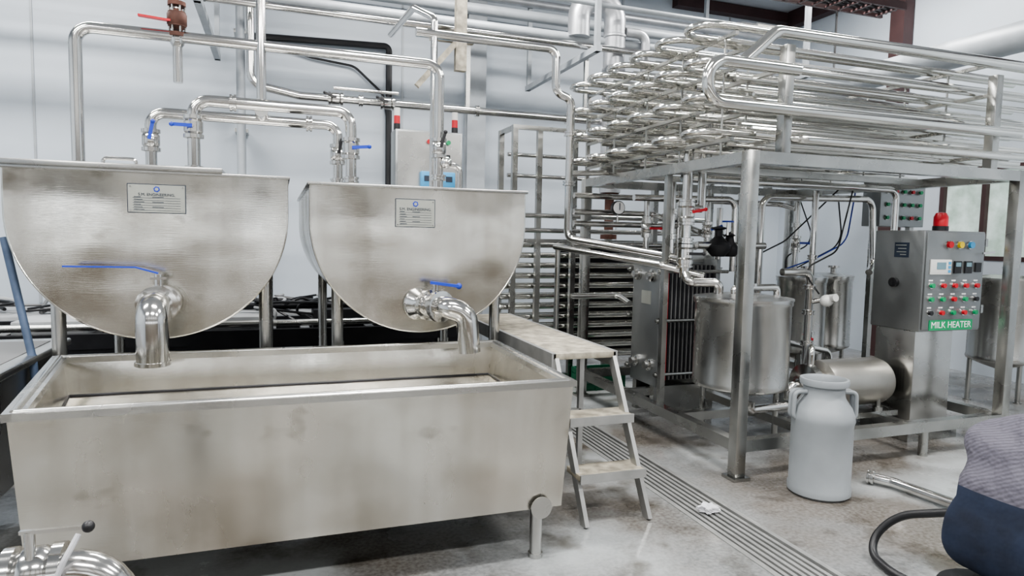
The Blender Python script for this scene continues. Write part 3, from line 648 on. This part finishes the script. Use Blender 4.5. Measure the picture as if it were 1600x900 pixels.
o=O('black_hose'); o.tube([(2.78,1.76,.38),(2.76,1.9,.33),(2.68,2.2,.2),(2.58,2.25,.03),(2.52,2.05,.02),(2.56,1.8,.02),(2.9,1.2,.02),(3.3,1.1,.02)],.018,M['black'],R=.25,seg=10,n=8); o.done()
# ------------------------------------------------------------------ near left outlet pipe with valve
o=O('near_outlet_pipe')
zc=.585
o.tube([(-1.3,1.9,zc),(-.40,1.9,zc),(-.36,1.9,.0)],.048,P,R=.12,seg=24)
o.tube([(-1.29,1.9,zc),(-1.6,1.9,zc),(-1.6,1.9,0)],.046,P,R=.1,seg=16)
o.lathe([(.048,-.07),(.07,-.065),(.07,-.04),(.056,-.035),(.066,-.02),(.066,.02),(.056,.035),(.07,.04),(.07,.065),(.048,.07)],(-.58,1.9,zc),P,axis=(1,0,0),seg=24)
o.cyl((-.58,1.87,zc+.05),(-.58,1.87,zc+.12),.012,P); o.beam((-.60,1.87,zc+.12),(-.46,1.85,zc+.125),.012,.009,P); o.ball((-.45,1.85,zc+.125),.015,M['black'])
o.tube([(-.47,1.845,zc+.11),(-.50,1.83,zc+.05),(-.55,1.82,zc-.08)],.007,M['cloth'],seg=8)
o.done()
# ------------------------------------------------------------------ person seated on a low stool
def person():
    J={'pel':((2.16,1.48,.42),.150),'sp':((2.22,1.48,.56),.135),'ch':((2.33,1.48,.70),.145),'nk':((2.47,1.48,.83),.062),'hd0':((2.53,1.48,.90),.07),'hd1':((2.59,1.48,.98),.095),'hd2':((2.61,1.48,1.04),.085),
       'hL':((2.19,1.58,.40),.10),'kL':((2.60,1.64,.48),.065),'aL':((2.52,1.63,.09),.04),'fL':((2.66,1.65,.04),.035),'tL':((2.74,1.66,.03),.028),
       'hR':((2.19,1.38,.40),.10),'kR':((2.60,1.32,.48),.065),'aR':((2.52,1.33,.09),.04),'fR':((2.66,1.31,.04),.035),'tR':((2.74,1.30,.03),.028),
       'sL':((2.36,1.65,.75),.075),'eL':((2.50,1.74,.50),.045),'wL':((2.60,1.62,.40),.026),'mL':((2.63,1.60,.39),.03),
       'sR':((2.36,1.31,.75),.075),'eR':((2.50,1.22,.50),.045),'wR':((2.66,1.36,.42),.026),'mR':((2.70,1.38,.42),.03)}
    E=[('pel','sp','trouser'),('sp','ch','shirt'),('ch','nk','shirt'),('nk','hd0','skin'),('hd0','hd1','skin'),('hd1','hd2','hair'),
       ('pel','hL','trouser'),('hL','kL','trouser'),('kL','aL','trouser'),('aL','fL','skin'),('fL','tL','skin'),
       ('pel','hR','trouser'),('hR','kR','trouser'),('kR','aR','trouser'),('aR','fR','skin'),('fR','tR','skin'),
       ('ch','sL','shirt'),('sL','eL','shirt'),('eL','wL','skin'),('wL','mL','skin'),('ch','sR','shirt'),('sR','eR','shirt'),('eR','wR','skin'),('wR','mR','skin')]
    def skinmesh(J,E,root,lv=2,wrinkle=0):
        names=list(J); me=bpy.data.meshes.new('sk'); me.from_pydata([J[n][0] for n in names],[(names.index(a),names.index(b)) for a,b,_ in E],[])
        ob=bpy.data.objects.new('sk',me); bpy.context.collection.objects.link(ob); ob.modifiers.new('s','SKIN')
        sv=me.skin_vertices[0].data
        for i,n in enumerate(names): sv[i].radius=(J[n][1],J[n][1]); sv[i].use_root=(n==root)
        ss=ob.modifiers.new('ss','SUBSURF'); ss.levels=lv; ss.render_levels=lv
        dg=bpy.context.evaluated_depsgraph_get(); m2=bpy.data.meshes.new_from_object(ob.evaluated_get(dg)); bpy.data.objects.remove(ob)
        mats=[]
        for _,_,k in E:
            if k not in mats: mats.append(k)
        m2.materials.clear()
        for k in mats: m2.materials.append(M[k])
        cloth=set()
        for p in m2.polygons:
            c=p.center; best=None
            for a,b,k in E:
                A,B=V(J[a][0]),V(J[b][0]); d=B-A; t=max(0,min(1,(c-A).dot(d)/d.length_squared)); dist=(c-A-d*t).length-(J[a][1]*(1-t)+J[b][1]*t)
                if best is None or dist<best[0]: best=(dist,k)
            p.material_index=mats.index(best[1]); p.use_smooth=True
            if best[1]=='shirt': cloth.update(p.vertices)
        if wrinkle:
            for i in cloth:
                v=m2.vertices[i]; q=v.co
                v.co=q+v.normal*wrinkle*(1+.8*math.sin(38*q.z+16*q.x)+.6*math.sin(27*q.x-20*q.y+31*q.z))
        return m2
    root=bpy.data.objects.new('person_seated',None); bpy.context.collection.objects.link(root)
    m=skinmesh(J,E,'pel',3,.007); ob=bpy.data.objects.new('body',m); bpy.context.collection.objects.link(ob); ob.parent=root
    for side,(bx,by,bz),dr in (('left',(2.63,1.60,.39),V((.75,-.1,-.35))),('right',(2.70,1.38,.42),V((.75,.1,-.3)))):
        dr.normalize()
        for i,(off,L) in enumerate(((-.03,.07),(-.011,.08),(.009,.075),(.027,.06))):
            b=V((bx,by+off,bz)); JJ={'a':(tuple(b),.011),'b':(tuple(b+dr*.035),.010),'c':(tuple(b+dr*(.035+L*.4)+V((0,0,-.015))),.009),'d':(tuple(b+dr*(.03+L*.6)+V((0,0,-.04))),.008)}
            m=skinmesh(JJ,[('a','b','skin'),('b','c','skin'),('c','d','skin')],'a',1); f=bpy.data.objects.new('finger_%s_%d'%(side,i+1),m); bpy.context.collection.objects.link(f); f.parent=root
        s=-1 if side=='left' else 1
        b=V((bx-.01,by+s*.02,bz)); JJ={'a':(tuple(b),.012),'b':(tuple(b+V((.02,s*.03,-.01))),.011),'c':(tuple(b+V((.045,s*.04,-.03))),.009)}
        m=skinmesh(JJ,[('a','b','skin'),('b','c','skin')],'a',1); f=bpy.data.objects.new('thumb_'+side,m); bpy.context.collection.objects.link(f); f.parent=root
    h=O('head_features')
    for sg in (1,-1): h.ball((2.69,1.48+sg*.035,.985),.013,M['white']); h.ball((2.70,1.48+sg*.035,.985),.008,M['black']); h.ball((2.59,1.48+sg*.095,.97),.025,M['skin'],sc=(.6,.3,1))
    h.ball((2.70,1.48,.955),.018,M['skin'],sc=(1,.7,1.3)); h.ball((2.67,1.48,.92),.02,M['red'],sc=(.4,1,.25)); h.ball((2.575,1.48,1.01),.105,M['hair'],sc=(1,.92,.9))
    hb=h.done(); hb.parent=root
    root.location=(.12,0,0)
person()
o=O('low_stool'); SX=2.28; o.lathe([(.15,0),(.16,.02),(.16,.03),(.0,.03)],(SX,1.48,.25),M['black'],seg=24,cap=False); o.lathe([(0,0),(.15,0)],(SX,1.48,.25),M['black'],cap=False)
for k in range(4): a=math.pi/4+k*math.pi/2; o.cyl((SX+.15*math.cos(a),1.48+.15*math.sin(a),0),(SX+.11*math.cos(a),1.48+.11*math.sin(a),.25),.016,M['dark'])
o.done()
# ------------------------------------------------------------------ lights
def lamp(x,y,L,w,pw):
    o=O('ceiling_light'); o.b2(x-L/2-.03,x+L/2+.03,y-w/2-.03,y+w/2+.03,ZC-.08,ZC,M['white']); o.b2(x-L/2,x+L/2,y-w/2,y+w/2,ZC-.09,ZC-.08,M['lamp']); ob=o.done()
    ld=bpy.data.lights.new('tube_light','AREA'); ld.shape='RECTANGLE'; ld.size=L; ld.size_y=w; ld.energy=pw; ld.color=(1,.99,.97)
    lo=bpy.data.objects.new('tube_light',ld); bpy.context.collection.objects.link(lo); lo.location=(x,y,ZC-.11); lo.parent=ob
for (x,y) in ((-3.2,-1.5),(.6,-1.5),(4.4,-1.5),(-3.2,2.6),(.6,2.0),(4.8,1.6),(-2.5,6.2),(1.6,5.6),(5.6,5.8)):
    lamp(x,y,1.8,.3,188)
w=bpy.data.worlds.new('World'); bpy.context.scene.world=w; w.use_nodes=True; w.node_tree.nodes['Background'].inputs[0].default_value=(.92,.96,1,1); w.node_tree.nodes['Background'].inputs[1].default_value=3.2
try:
    bpy.context.scene.view_settings.view_transform='AgX'; bpy.context.scene.view_settings.look='AgX - Medium High Contrast'
except Exception as ex: print(ex)
# ------------------------------------------------------------------ camera
yaw=math.radians(19.6);pitch=math.radians(4.4);roll=0.02
f=V((math.sin(yaw)*math.cos(pitch),math.cos(yaw)*math.cos(pitch),-math.sin(pitch)))
r0=V((math.cos(yaw),-math.sin(yaw),0));u0=r0.cross(f)
r=r0*math.cos(roll)+u0*math.sin(roll);u=u0*math.cos(roll)-r0*math.sin(roll)
cd=bpy.data.cameras.new('camera'); cd.sensor_width=36; cd.lens=1030/1600*36; cd.clip_start=.05
co=bpy.data.objects.new('camera',cd); bpy.context.collection.objects.link(co)
Rm=Matrix((r,u,-f)).transposed().to_4x4(); co.matrix_world=Matrix.Translation((0,0,1.45))@Rm
bpy.context.scene.camera=co
